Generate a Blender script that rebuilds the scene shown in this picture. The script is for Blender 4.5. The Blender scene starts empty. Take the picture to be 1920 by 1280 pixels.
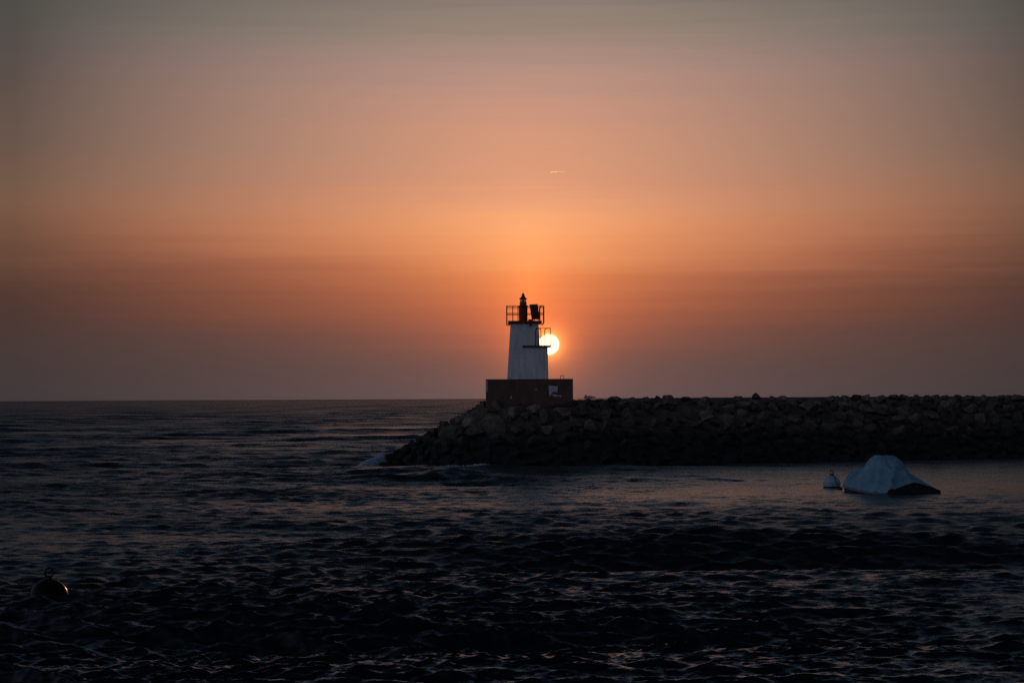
import bpy, bmesh, math, random
import numpy as np
from mathutils import Vector, Matrix, noise

random.seed(11)
rng = np.random.default_rng(5)
sc = bpy.context.scene
col = sc.collection
R = math.radians
F = 4330.0                      # focal length in photo pixels (1920 wide)
CAMZ = 4.56

# ------------------------------------------------------------------ camera
pitch, roll = R(1.385), R(0.29)
fwd = Vector((0, math.cos(pitch), math.sin(pitch)))
up0 = Vector((0, -math.sin(pitch), math.cos(pitch)))
rt0 = Vector((1, 0, 0))
rt = rt0 * math.cos(roll) - up0 * math.sin(roll)
up = up0 * math.cos(roll) + rt0 * math.sin(roll)
cam_d = bpy.data.cameras.new("camera")
cam_d.sensor_width = 36.0
cam_d.lens = 36.0 * F / 1920.0
cam_d.clip_start = 0.5
cam_d.clip_end = 60000
cam = bpy.data.objects.new("camera", cam_d)
col.objects.link(cam)
m = Matrix((rt, up, -fwd)).transposed().to_4x4()
m.translation = Vector((0, 0, CAMZ))
cam.matrix_world = m
sc.camera = cam


def ray(px, py):
    return (fwd + rt * ((px - 960) / F) - up * ((py - 640) / F))


def at(px, py, D):
    """world point at depth y = D seen at photo pixel px, py"""
    d = ray(px, py)
    return Vector((0, 0, CAMZ)) + d * (D / d.y)


def proj(p):
    q = Vector(p) - Vector((0, 0, CAMZ))
    z = q.dot(fwd)
    return 960 + F * q.dot(rt) / z, 640 - F * q.dot(up) / z


# ------------------------------------------------------------------ helpers
def s2l(c):
    out = []
    for v in c:
        v = v / 255.0
        out.append(v / 12.92 if v <= 0.04045 else ((v + 0.055) / 1.055) ** 2.4)
    return tuple(out) + (1.0,)


def tag(o, label, cat, group=None, kind=None):
    o["label"] = label
    o["category"] = cat
    if group:
        o["group"] = group
    if kind:
        o["kind"] = kind
    return o


def thing(name, label, cat, loc=(0, 0, 0), group=None):
    o = bpy.data.objects.new(name, None)
    o.empty_display_size = 0.3
    o.location = loc
    col.objects.link(o)
    return tag(o, label, cat, group)


def obj(name, bm, mat, parent=None, smooth=False):
    """link a bmesh given in world coordinates as one mesh object"""
    me = bpy.data.meshes.new(name)
    bmesh.ops.recalc_face_normals(bm, faces=bm.faces)
    bm.to_mesh(me)
    bm.free()
    me.materials.append(mat)
    if smooth:
        me.polygons.foreach_set("use_smooth", [True] * len(me.polygons))
    o = bpy.data.objects.new(name, me)
    col.objects.link(o)
    if parent is not None:
        o.parent = parent
        base = parent
        off = Vector((0, 0, 0))
        while base is not None:
            off += base.location
            base = base.parent
        me.transform(Matrix.Translation(-off))
    return o


def box(bm, c, s, rot=None, taper=None):
    """box centre c, full sizes s; taper = (tx, ty) scale of the top face"""
    vs = []
    for z in (-.5, .5):
        k = taper if (taper and z > 0) else (1, 1)
        for x, y in ((-.5, -.5), (.5, -.5), (.5, .5), (-.5, .5)):
            v = Vector((x * s[0] * k[0], y * s[1] * k[1], z * s[2]))
            if rot is not None:
                v = rot @ v
            vs.append(bm.verts.new(v + Vector(c)))
    fs = [(0, 3, 2, 1), (4, 5, 6, 7), (0, 1, 5, 4), (1, 2, 6, 5), (2, 3, 7, 6), (3, 0, 4, 7)]
    return [bm.faces.new([vs[i] for i in f]) for f in fs]


def bevel_all(bm, w, seg=2):
    bmesh.ops.bevel(bm, geom=list(bm.edges), offset=w, segments=seg, profile=.6, affect='EDGES', clamp_overlap=True)


def tube(bm, pts, r, n=8, closed=False, radii=None):
    pts = [Vector(p) for p in pts]
    N = len(pts)
    rings = []
    side = None
    for i, p in enumerate(pts):
        a = pts[(i - 1) % N] if (closed or i > 0) else p
        b = pts[(i + 1) % N] if (closed or i < N - 1) else p
        t = (b - a).normalized()
        if side is None:
            side = t.orthogonal().normalized()
        side = (side - t * side.dot(t))
        side = side.normalized() if side.length > 1e-6 else t.orthogonal().normalized()
        bi = t.cross(side)
        rr = radii[i] if radii else r
        rings.append([bm.verts.new(p + (side * math.cos(2 * math.pi * k / n) + bi * math.sin(2 * math.pi * k / n)) * rr) for k in range(n)])
    for i in range(N if closed else N - 1):
        A, B = rings[i], rings[(i + 1) % N]
        for k in range(n):
            bm.faces.new((A[k], A[(k + 1) % n], B[(k + 1) % n], B[k]))
    if not closed:
        bm.faces.new(rings[0][::-1])
        bm.faces.new(rings[-1])


def lathe(bm, c, prof, n=24):
    c = Vector(c)
    rings = []
    for r, z in prof:
        if r < 1e-5:
            rings.append([bm.verts.new(c + Vector((0, 0, z)))])
        else:
            rings.append([bm.verts.new(c + Vector((r * math.cos(2 * math.pi * k / n), r * math.sin(2 * math.pi * k / n), z))) for k in range(n)])
    for A, B in zip(rings[:-1], rings[1:]):
        for k in range(n):
            k2 = (k + 1) % n
            if len(A) == 1 and len(B) == 1:
                continue
            if len(A) == 1:
                bm.faces.new((A[0], B[k], B[k2]))
            elif len(B) == 1:
                bm.faces.new((A[k], A[k2], B[0]))
            else:
                bm.faces.new((A[k], A[k2], B[k2], B[k]))
    if len(rings[0]) > 1:
        bm.faces.new(rings[0][::-1])
    if len(rings[-1]) > 1:
        bm.faces.new(rings[-1])


def frame_path(x0, x1, z0, z1, y, r, left=True, right=True):
    """an upright hoop in the plane y: up, rounded corner(s), across, down"""
    pts = [Vector((x0, y, z0))]
    if left:
        for k in range(6):
            a = math.pi - k * math.pi / 10
            pts.append(Vector((x0 + r + r * math.cos(a), y, z1 - r + r * math.sin(a))))
    else:
        pts.append(Vector((x0, y, z1)))
    if right:
        for k in range(6):
            a = math.pi / 2 - k * math.pi / 10
            pts.append(Vector((x1 - r + r * math.cos(a), y, z1 - r + r * math.sin(a))))
    else:
        pts.append(Vector((x1, y, z1)))
    pts.append(Vector((x1, y, z0)))
    return pts


# ------------------------------------------------------------------ materials
class NT:
    def __init__(self, name):
        self.m = bpy.data.materials.new(name)
        self.m.use_nodes = True
        self.t = self.m.node_tree
        self.b = self.t.nodes["Principled BSDF"]

    def n(self, kind, **kw):
        nd = self.t.nodes.new(kind)
        for k, v in kw.items():
            setattr(nd, k, v)
        return nd

    def l(self, a, b):
        self.t.links.new(a, b)


def weathered(name, base, dark, scale=1.5, rough=.75, bump=.2, bscale=12., streak=(1, 1, 1), spec=.3, contrast=(.35, .7), metallic=0.):
    q = NT(name)
    tc = q.n("ShaderNodeTexCoord")
    mp = q.n("ShaderNodeMapping")
    mp.inputs["Scale"].default_value = streak
    q.l(tc.outputs["Object"], mp.inputs["Vector"])
    no = q.n("ShaderNodeTexNoise")
    no.inputs["Scale"].default_value = scale
    no.inputs["Detail"].default_value = 6
    no.inputs["Roughness"].default_value = .65
    q.l(mp.outputs[0], no.inputs["Vector"])
    cr = q.n("ShaderNodeValToRGB")
    cr.color_ramp.elements[0].position = contrast[0]
    cr.color_ramp.elements[1].position = contrast[1]
    cr.color_ramp.elements[0].color = tuple(dark) + (1,)
    cr.color_ramp.elements[1].color = tuple(base) + (1,)
    q.l(no.outputs["Fac"], cr.inputs["Fac"])
    q.l(cr.outputs["Color"], q.b.inputs["Base Color"])
    n2 = q.n("ShaderNodeTexNoise")
    n2.inputs["Scale"].default_value = bscale
    n2.inputs["Detail"].default_value = 5
    q.l(tc.outputs["Object"], n2.inputs["Vector"])
    bp = q.n("ShaderNodeBump")
    bp.inputs["Strength"].default_value = bump
    bp.inputs["Distance"].default_value = .05
    q.l(n2.outputs["Fac"], bp.inputs["Height"])
    q.l(bp.outputs[0], q.b.inputs["Normal"])
    q.b.inputs["Roughness"].default_value = rough
    q.b.inputs["Metallic"].default_value = metallic
    q.b.inputs["Specular IOR Level"].default_value = spec
    return q.m


M_white = weathered("white_plaster", (.72, .71, .70), (.50, .48, .45), 1.2, .8, .12, 9, (3, 3, .5))
M_red = weathered("red_paint", (.30, .035, .022), (.17, .025, .018), 2., .6, .1, 14)
M_plinth = weathered("old_concrete", (.15, .082, .058), (.09, .05, .037), 1.1, .9, .35, 7, (1.5, 1.5, .6))
M_rail = weathered("painted_rail", (.07, .03, .022), (.04, .022, .018), 6, .5, .1, 30)
M_chip = weathered("patch_white", (.62, .6, .6), (.4, .39, .39), 9, .85, .1, 20, (5, 1, .8))
M_panel = weathered("solar_cells", (.07, .045, .05), (.05, .035, .038), 4, .35, .03, 20, spec=.5)
M_metal = weathered("galvanised_metal", (.3, .3, .31), (.18, .18, .18), 6, .45, .1, 25, metallic=.8)
M_black = weathered("black_rubber", (.018, .018, .02), (.01, .01, .011), 3, .6, .1, 20)
M_rope = weathered("dark_rope", (.05, .045, .04), (.025, .022, .02), 30, .9, .4, 60)
M_ropel = weathered("pale_cord", (.32, .27, .22), (.2, .17, .14), 30, .9, .4, 60)
M_foam = weathered("sea_foam_white", (.52, .62, .72), (.42, .51, .6), 3, .9, .1, 8)
M_wallc = weathered("crest_concrete", (.16, .15, .14), (.08, .075, .07), .8, .9, .3, 5)
M_ship = weathered("ship_paint_hazed", (.5, .36, .33), (.4, .28, .26), .1, .7, 0, 1)  # paled to put the fading of distant haze into the colour


def glass_mat():
    q = NT("lantern_glass")
    q.b.inputs["Base Color"].default_value = (.9, .92, .95, 1)
    q.b.inputs["Roughness"].default_value = .05
    q.b.inputs["IOR"].default_value = 1.1
    q.b.inputs["Transmission Weight"].default_value = 1
    no = q.n("ShaderNodeTexNoise")
    no.inputs["Scale"].default_value = 8
    mr = q.n("ShaderNodeMapRange")
    mr.inputs["To Min"].default_value = .02
    mr.inputs["To Max"].default_value = .18
    q.l(no.outputs["Fac"], mr.inputs["Value"])
    q.l(mr.outputs[0], q.b.inputs["Roughness"])
    return q.m


M_glass = glass_mat()


def rock_mat():
    q = NT("breakwater_rock")
    tc = q.n("ShaderNodeTexCoord")
    geo = q.n("ShaderNodeNewGeometry")
    oi = q.n("ShaderNodeObjectInfo")
    no = q.n("ShaderNodeTexNoise")
    no.inputs["Scale"].default_value = 2.2
    no.inputs["Detail"].default_value = 7
    no.inputs["Roughness"].default_value = .7
    q.l(geo.outputs["Position"], no.inputs["Vector"])
    cr = q.n("ShaderNodeValToRGB")
    cr.color_ramp.elements[0].position = .3
    cr.color_ramp.elements[1].position = .72
    cr.color_ramp.elements[0].color = (.052, .041, .031, 1)
    cr.color_ramp.elements[1].color = (.225, .175, .13, 1)
    q.l(no.outputs["Fac"], cr.inputs["Fac"])
    # each rock its own tone
    mr = q.n("ShaderNodeMapRange")
    mr.inputs["To Min"].default_value = .55
    mr.inputs["To Max"].default_value = 1.25
    q.l(oi.outputs["Random"], mr.inputs["Value"])
    mx = q.n("ShaderNodeMix", data_type='RGBA', blend_type='MULTIPLY')
    mx.inputs["Factor"].default_value = 1
    q.l(cr.outputs["Color"], mx.inputs["A"])
    q.l(mr.outputs[0], mx.inputs["B"])
    # the wet, weed-covered tidal zone near the water
    sep = q.n("ShaderNodeSeparateXYZ")
    q.l(geo.outputs["Position"], sep.inputs[0])
    n3 = q.n("ShaderNodeTexNoise")
    n3.inputs["Scale"].default_value = .6
    q.l(geo.outputs["Position"], n3.inputs["Vector"])
    ad = q.n("ShaderNodeMath", operation='MULTIPLY_ADD')
    ad.inputs[1].default_value = 2.2
    q.l(n3.outputs["Fac"], ad.inputs[0])
    q.l(sep.outputs["Z"], ad.inputs[2])
    mr2 = q.n("ShaderNodeMapRange", interpolation_type='SMOOTHSTEP')
    mr2.inputs["From Min"].default_value = 2.2
    mr2.inputs["From Max"].default_value = 4.4
    q.l(ad.outputs[0], mr2.inputs["Value"])
    mx2 = q.n("ShaderNodeMix", data_type='RGBA')
    q.l(mr2.outputs[0], mx2.inputs["Factor"])
    mx2.inputs["A"].default_value = (.018, .018, .015, 1)
    q.l(mx.outputs["Result"], mx2.inputs["B"])
    q.l(mx2.outputs["Result"], q.b.inputs["Base Color"])
    q.b.inputs["Roughness"].default_value = .85
    q.b.inputs["Specular IOR Level"].default_value = .25
    n2 = q.n("ShaderNodeTexNoise")
    n2.inputs["Scale"].default_value = 5
    n2.inputs["Detail"].default_value = 8
    q.l(geo.outputs["Position"], n2.inputs["Vector"])
    bp = q.n("ShaderNodeBump")
    bp.inputs["Strength"].default_value = .7
    bp.inputs["Distance"].default_value = .15
    q.l(n2.outputs["Fac"], bp.inputs["Height"])
    q.l(bp.outputs[0], q.b.inputs["Normal"])
    return q.m


M_rock = rock_mat()


def cloth_mat():
    q = NT("boat_cover_cloth")
    tc = q.n("ShaderNodeTexCoord")
    no = q.n("ShaderNodeTexNoise")
    no.inputs["Scale"].default_value = 1.6
    no.inputs["Detail"].default_value = 6
    q.l(tc.outputs["Object"], no.inputs["Vector"])
    cr = q.n("ShaderNodeValToRGB")
    cr.color_ramp.elements[0].position = .3
    cr.color_ramp.elements[1].position = .75
    cr.color_ramp.elements[0].color = (.10, .20, .265, 1)
    cr.color_ramp.elements[1].color = (.20, .34, .42, 1)
    q.l(no.outputs["Fac"], cr.inputs["Fac"])
    q.l(cr.outputs["Color"], q.b.inputs["Base Color"])
    q.b.inputs["Roughness"].default_value = .7
    q.b.inputs["Specular IOR Level"].default_value = .3
    wv = q.n("ShaderNodeTexNoise")
    wv.inputs["Scale"].default_value = 3.5
    wv.inputs["Detail"].default_value = 3
    wv.inputs["Distortion"].default_value = .6
    q.l(tc.outputs["Object"], wv.inputs["Vector"])
    bp = q.n("ShaderNodeBump")
    bp.inputs["Strength"].default_value = .5
    bp.inputs["Distance"].default_value = .16
    q.l(wv.outputs["Fac"], bp.inputs["Height"])
    q.l(bp.outputs[0], q.b.inputs["Normal"])
    return q.m


M_cloth = cloth_mat()
M_buoy = weathered("pale_buoy_plastic", (.34, .47, .54), (.22, .32, .38), 3, .5, .1, 14)
M_buoyo = weathered("dark_buoy_plastic", (.005, .004, .004), (.003, .003, .003), 3, .33, .04, 10, spec=.05)
M_slime = weathered("waterline_slime", (.02, .025, .022), (.012, .014, .013), 5, .6, .3, 20)


def water_mat():
    q = NT("sea_water")
    geo = q.n("ShaderNodeNewGeometry")
    calm = q.n("ShaderNodeAttribute", attribute_name="calm")
    rgh = q.n("ShaderNodeAttribute", attribute_name="ripple")
    acc = None
    # ripples finer than the mesh: random slopes on four scales
    for sc_, amp, mp in ((.011, .10, (1, 1.6, 1)), (.045, .15, (1, 1.2, 1)), (.15, .27, (1, 1.3, 1)), (.55, .30, (1, 1.5, 1)), (1.7, .46, (1, 1.5, 1)), (5.0, .66, (1, 1.5, 1)), (14.0, .5, (1, 1.4, 1))):
        mpn = q.n("ShaderNodeMapping")
        mpn.inputs["Scale"].default_value = mp
        q.l(geo.outputs["Position"], mpn.inputs["Vector"])
        no = q.n("ShaderNodeTexNoise")
        no.inputs["Scale"].default_value = sc_
        no.inputs["Detail"].default_value = 1.5
        no.inputs["Distortion"].default_value = .3
        q.l(mpn.outputs[0], no.inputs["Vector"])
        sb = q.n("ShaderNodeVectorMath", operation='SUBTRACT')
        sb.inputs[1].default_value = (.5, .5, .5)
        q.l(no.outputs["Color"], sb.inputs[0])
        mu = q.n("ShaderNodeVectorMath", operation='MULTIPLY')
        mu.inputs[1].default_value = (amp, amp, 0)
        q.l(sb.outputs[0], mu.inputs[0])
        if acc is None:
            acc = mu.outputs[0]
        else:
            ad = q.n("ShaderNodeVectorMath", operation='ADD')
            q.l(acc, ad.inputs[0])
            q.l(mu.outputs[0], ad.inputs[1])
            acc = ad.outputs[0]
    mr = q.n("ShaderNodeMapRange")
    mr.inputs["To Min"].default_value = 1.0
    mr.inputs["To Max"].default_value = .5
    q.l(calm.outputs["Fac"], mr.inputs["Value"])
    sca = q.n("ShaderNodeVectorMath", operation='SCALE')
    q.l(acc, sca.inputs[0])
    q.l(mr.outputs[0], sca.inputs["Scale"])
    ad = q.n("ShaderNodeVectorMath", operation='ADD')
    q.l(sca.outputs[0], ad.inputs[0])
    q.l(geo.outputs["Normal"], ad.inputs[1])
    nm = q.n("ShaderNodeVectorMath", operation='NORMALIZE')
    q.l(ad.outputs[0], nm.inputs[0])
    q.l(nm.outputs[0], q.b.inputs["Normal"])
    q.b.inputs["Base Color"].default_value = (.0015, .004, .0065, 1)
    q.l(rgh.outputs["Fac"], q.b.inputs["Roughness"])
    q.b.inputs["IOR"].default_value = 1.33
    return q.m


M_water = water_mat()

# ------------------------------------------------------------------ sky, sun
SUN_AZ = math.atan((1029 - 960) / F)
sd = ray(1028.7, 645.5).normalized()
SUN_EL = math.asin(sd.z)
SUN_AZ = math.atan2(sd.x, sd.y)

w = bpy.data.worlds.new("World")
sc.world = w
w.use_nodes = True
t = w.node_tree
t.nodes.clear()


def wn(kind, **kw):
    nd = t.nodes.new(kind)
    for k, v in kw.items():
        setattr(nd, k, v)
    return nd


def wmath(op, a, b=None, c=None, clamp=False):
    nd = wn("ShaderNodeMath", operation=op, use_clamp=clamp)
    for i, v in enumerate((a, b, c)):
        if v is None:
            continue
        if isinstance(v, (int, float)):
            nd.inputs[i].default_value = v
        else:
            t.links.new(v, nd.inputs[i])
    return nd.outputs[0]


tc = wn("ShaderNodeTexCoord")
nrm = wn("ShaderNodeVectorMath", operation='NORMALIZE')
t.links.new(tc.outputs["Generated"], nrm.inputs[0])
DIR = nrm.outputs["Vector"]
sep = wn("ShaderNodeSeparateXYZ")
t.links.new(DIR, sep.inputs[0])
elev = wmath('MULTIPLY', wmath('ARCSINE', wmath('MAXIMUM', sep.outputs["Z"], 0.0)), 180 / math.pi)
az = wmath('MULTIPLY', wmath('ARCTAN2', sep.outputs["X"], sep.outputs["Y"]), 180 / math.pi)
azd = wmath('ABSOLUTE', wmath('SUBTRACT', az, 0.45))
# faint long streaks of high cloud shift the layers of colour a little
mpn = wn("ShaderNodeMapping")
mpn.inputs["Scale"].default_value = (5, 5, 95)
mpn.inputs["Rotation"].default_value = (0, R(-1.2), 0)
t.links.new(DIR, mpn.inputs["Vector"])
cn = wn("ShaderNodeTexNoise")
cn.inputs["Scale"].default_value = 1.3
cn.inputs["Detail"].default_value = 5
t.links.new(mpn.outputs[0], cn.inputs["Vector"])
mp2 = wn("ShaderNodeMapping")
mp2.inputs["Scale"].default_value = (9, 9, 330)
mp2.inputs["Rotation"].default_value = (0, R(1.6), 0)
t.links.new(DIR, mp2.inputs["Vector"])
cn2 = wn("ShaderNodeTexNoise")
cn2.inputs["Scale"].default_value = .8
cn2.inputs["Detail"].default_value = 4
cn2.inputs["Distortion"].default_value = .5
t.links.new(mp2.outputs[0], cn2.inputs["Vector"])
streak = wmath('MULTIPLY_ADD', wmath('SUBTRACT', cn2.outputs["Fac"], .5), 1.0, wmath('SUBTRACT', cn.outputs["Fac"], .5))
elev_s = wmath('MAXIMUM', wmath('ADD', elev, wmath('MULTIPLY', streak, wmath('MINIMUM', wmath('MULTIPLY', elev, .2), .55))), 0.0)
fac = wmath('SQRT', wmath('DIVIDE', elev_s, 90.0))


def ramp(stops):
    nd = wn("ShaderNodeValToRGB")
    cr = nd.color_ramp
    cr.interpolation = 'CARDINAL'
    while len(cr.elements) > 1:
        cr.elements.remove(cr.elements[-1])
    for i, (e, c) in enumerate(stops):
        p = math.sqrt(e / 90.0)
        el = cr.elements[0] if i == 0 else cr.elements.new(p)
        el.position = p
        el.color = c
    t.links.new(fac, nd.inputs["Fac"])
    return nd.outputs["Color"]


EL = [0, .24, .77, 1.24, 1.70, 2.16, 2.77, 3.31, 3.94, 4.62, 5.23, 6.01, 6.78, 7.55, 8.32, 9.08, 9.85, 14, 20, 32, 90]
NEAR = [(94, 70, 67), (100, 72, 66), (126, 76, 62), (158, 83, 60), (186, 95, 62), (202, 105, 64), (227, 126, 73), (238, 145, 89), (246, 160, 105), (234, 160, 114),
        (219, 152, 116), (210, 150, 119), (202, 147, 122), (190, 144, 126), (171, 139, 126), (152, 131, 118), (130, 119, 113), (84, 96, 112), (47, 60, 78), (20, 28, 38), (7, 10, 15)]
FAR = [(56, 55, 58), (58, 56, 58), (61, 55, 57), (64, 55, 56), (68, 54, 54), (72, 54, 52), (83, 59, 52), (97, 68, 57), (108, 77, 62), (117, 84, 68),
       (114, 88, 72), (104, 84, 74), (99, 82, 74), (92, 79, 73), (86, 77, 74), (80, 76, 72), (76, 74, 72), (61, 72, 86), (45, 58, 75), (20, 28, 38), (7, 10, 15)]
SKY_A, SKY_B = [], []
for e_, c0, c1 in zip(EL, NEAR, FAR):
    # the sampled column lies a little beside the brightest bearing; carry it on to that
    q_ = max(0, min(1, (e_ - 1.4) / 3.4))
    tt_ = ((math.sqrt(1.65 ** 2 + 1.44) - 1.2) / 11.46) ** (.25 + .6 * q_ * q_ * (3 - 2 * q_) + .1 * max(0, e_ - 4.2))
    l0, l1 = s2l(c0), s2l(c1)
    A_ = [min(1.0, max(a, (a - tt_ * b) / (1 - tt_))) if e_ < 10 else a for a, b in zip(l0[:3], l1[:3])]
    SKY_A.append((e_, tuple(A_) + (1,)))
    SKY_B.append((e_, l1))
MIDC = [(77, 68, 70), (78, 68, 70), (82, 67, 67), (92, 68, 65), (105, 70, 63), (121, 75, 62), (139, 84, 65), (160, 98, 73), (180, 115, 84), (184, 125, 95),
        (176, 126, 102), (168, 127, 107), (162, 126, 110), (156, 125, 112), (146, 122, 114), (129, 117, 108), (113, 106, 102), (72, 83, 98), (46, 59, 77), (20, 28, 38), (7, 10, 15)]
SKY_M = [(e_, s2l(c_)) for e_, c_ in zip(EL, MIDC)]
SKY_C = [(e_, s2l(c_)) for e_, c_ in [(0, (96, 99, 110)), (3, (100, 104, 116)), (10, (106, 112, 130)), (25, (94, 103, 124)), (50, (60, 70, 90)), (90, (7, 10, 15))]]
ca, cm, cb, cc = ramp(SKY_A), ramp(SKY_M), ramp(SKY_B), ramp(SKY_C)


def wmix(f, a, b, blend='MIX'):
    nd = wn("ShaderNodeMix", data_type='RGBA', blend_type=blend)
    for s, v in (("Factor", f), ("A", a), ("B", b)):
        if isinstance(v, (int, float, tuple)):
            nd.inputs[s].default_value = v
        else:
            t.links.new(v, nd.inputs[s])
    return nd.outputs["Result"]


fr = wn("ShaderNodeMapRange", interpolation_type='SMOOTHSTEP')
fr.inputs["From Min"].default_value = 1.4
fr.inputs["From Max"].default_value = 4.8
fr.inputs["To Min"].default_value = .25
fr.inputs["To Max"].default_value = .85
t.links.new(elev, fr.inputs["Value"])
FALL = wmath('MULTIPLY_ADD', wmath('MAXIMUM', wmath('SUBTRACT', wmath('MINIMUM', elev, 12.0), 4.2), 0.0), .1, fr.outputs[0])
soft = wmath('SUBTRACT', wmath('SQRT', wmath('ADD', wmath('MULTIPLY', azd, azd), 1.44)), 1.2)
uu = wmath('POWER', wmath('MINIMUM', wmath('DIVIDE', soft, 11.46), 1.0), FALL)
um = wmath('POWER', .51, FALL)
wm = wmath('DIVIDE', wmath('MULTIPLY', uu, wmath('SUBTRACT', 1.0, uu)), wmath('MULTIPLY', um, wmath('SUBTRACT', 1.0, um)))
wa = wmath('SUBTRACT', wmath('SUBTRACT', 1.0, uu), wmath('MULTIPLY', wm, wmath('SUBTRACT', 1.0, um)))
wb = wmath('SUBTRACT', uu, wmath('MULTIPLY', wm, um))


def wscale(c, f):
    nd = wn("ShaderNodeVectorMath", operation='SCALE')
    t.links.new(c, nd.inputs[0])
    t.links.new(f, nd.inputs["Scale"])
    return nd.outputs[0]


def wadd(a, b):
    nd = wn("ShaderNodeVectorMath", operation='ADD')
    t.links.new(a, nd.inputs[0])
    t.links.new(b, nd.inputs[1])
    return nd.outputs[0]


front = wadd(wadd(wscale(ca, wa), wscale(cb, wb)), wscale(cm, wm))
tbc = wn("ShaderNodeMapRange", interpolation_type='SMOOTHSTEP')
tbc.inputs["From Min"].default_value = 12.8
tbc.inputs["From Max"].default_value = 95
t.links.new(azd, tbc.inputs["Value"])
# the eastern half of the sky is a little lighter towards the left
lf = wmath('MULTIPLY_ADD', sep.outputs["X"], -.75, 1.0)
skyc = wmix(tbc.outputs[0], front, wmix(1.0, cc, lf, 'MULTIPLY'))
# aureole and disc of the low sun
dt = wn("ShaderNodeVectorMath", operation='DOT_PRODUCT')
t.links.new(DIR, dt.inputs[0])
dt.inputs[1].default_value = sd
ang = wmath('MULTIPLY', wmath('ARCCOSINE', wmath('MINIMUM', dt.outputs["Value"], 1.0)), 180 / math.pi)
glow = wmath('EXPONENT', wmath('MULTIPLY', ang, -1 / .36))
glow2 = wmath('EXPONENT', wmath('MULTIPLY', ang, -1 / .7))
skyc = wmix(1.0, skyc, wmix(1.0, wmix(1.0, (1.0, .27, .045, 1), glow, 'MULTIPLY'), wmix(1.0, (.26, .036, -.004, 1), glow2, 'MULTIPLY'), 'ADD'), 'ADD')
rim = wmath('EXPONENT', wmath('MULTIPLY', wmath('MAXIMUM', wmath('SUBTRACT', ang, .25), 0.0), -1 / .10))
skyc = wmix(1.0, skyc, wmix(1.0, (.8, .32, .05, 1), rim, 'MULTIPLY'), 'ADD')
disc = wn("ShaderNodeMapRange", interpolation_type='SMOOTHSTEP')
disc.inputs["From Min"].default_value = .272
disc.inputs["From Max"].default_value = .222
t.links.new(ang, disc.inputs["Value"])
skyc = wmix(1.0, skyc, wmix(1.0, (4.0, 2.6, 1.2, 1), disc.outputs[0], 'MULTIPLY'), 'ADD')

bg = wn("ShaderNodeBackground")
bg.inputs["Strength"].default_value = 1.0
t.links.new(skyc, bg.inputs["Color"])
ns = wn("ShaderNodeTexSky", sky_type='NISHITA')
ns.sun_disc = False
ns.sun_elevation = SUN_EL
ns.sun_rotation = SUN_AZ
bg2 = wn("ShaderNodeBackground")
bg2.inputs["Strength"].default_value = 0.0008
t.links.new(ns.outputs[0], bg2.inputs["Color"])
ads = wn("ShaderNodeAddShader")
t.links.new(bg.outputs[0], ads.inputs[0])
t.links.new(bg2.outputs[0], ads.inputs[1])
wo = wn("ShaderNodeOutputWorld")
t.links.new(ads.outputs[0], wo.inputs["Surface"])

sl = bpy.data.lights.new("sun", 'SUN')
sl.energy = 0.35
sl.angle = R(.5)
sl.color = (1.0, .42, .16)
so = bpy.data.objects.new("sun", sl)
so.rotation_euler = (-sd).to_track_quat('-Z', 'Y').to_euler()
so.location = (0, 0, 60)
col.objects.link(so)

sc.view_settings.view_transform = 'Standard'
sc.view_settings.look = 'None'
sc.view_settings.exposure = 0
sc.view_settings.gamma = 1

# ------------------------------------------------------------------ the breakwater's ground plan
SPINE = [Vector((.2, 160.5)), Vector((15.2, 169.4)), Vector((33, 178.4)), Vector((75, 200.0))]
CREST, WID, SLOPE = 4.30, 2.2, .60


def spine_dist(X, Y):
    """distance from the spine, for arrays"""
    best = np.full(np.shape(X), 1e9)
    for a, b in zip(SPINE[:-1], SPINE[1:]):
        dx, dy = b.x - a.x, b.y - a.y
        L2 = dx * dx + dy * dy
        u = np.clip(((X - a.x) * dx + (Y - a.y) * dy) / L2, 0, 1)
        best = np.minimum(best, np.hypot(X - a.x - u * dx, Y - a.y - u * dy))
    return best


def spine_d1(x, y):
    best = 1e9
    for a, b in zip(SPINE[:-1], SPINE[1:]):
        dx, dy = b.x - a.x, b.y - a.y
        u = max(0.0, min(1.0, ((x - a.x) * dx + (y - a.y) * dy) / (dx * dx + dy * dy)))
        best = min(best, math.hypot(x - a.x - u * dx, y - a.y - u * dy))
    return best


def mound_h(X, Y):
    d = spine_dist(X, Y)
    dr = np.hypot(np.maximum(np.maximum(-1.8 - X, X - 4.13), 0), np.maximum(np.maximum(156.9 - Y, Y - 162.6), 0))
    h = np.where(d < WID, CREST, CREST - (d - WID) * SLOPE)
    return np.maximum(h, 4.28 - np.maximum(0, dr - .35) * .77)


# ------------------------------------------------------------------ the sea: one sheet of summed waves
def sigm(x):
    return 1 / (1 + np.exp(-x))


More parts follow.
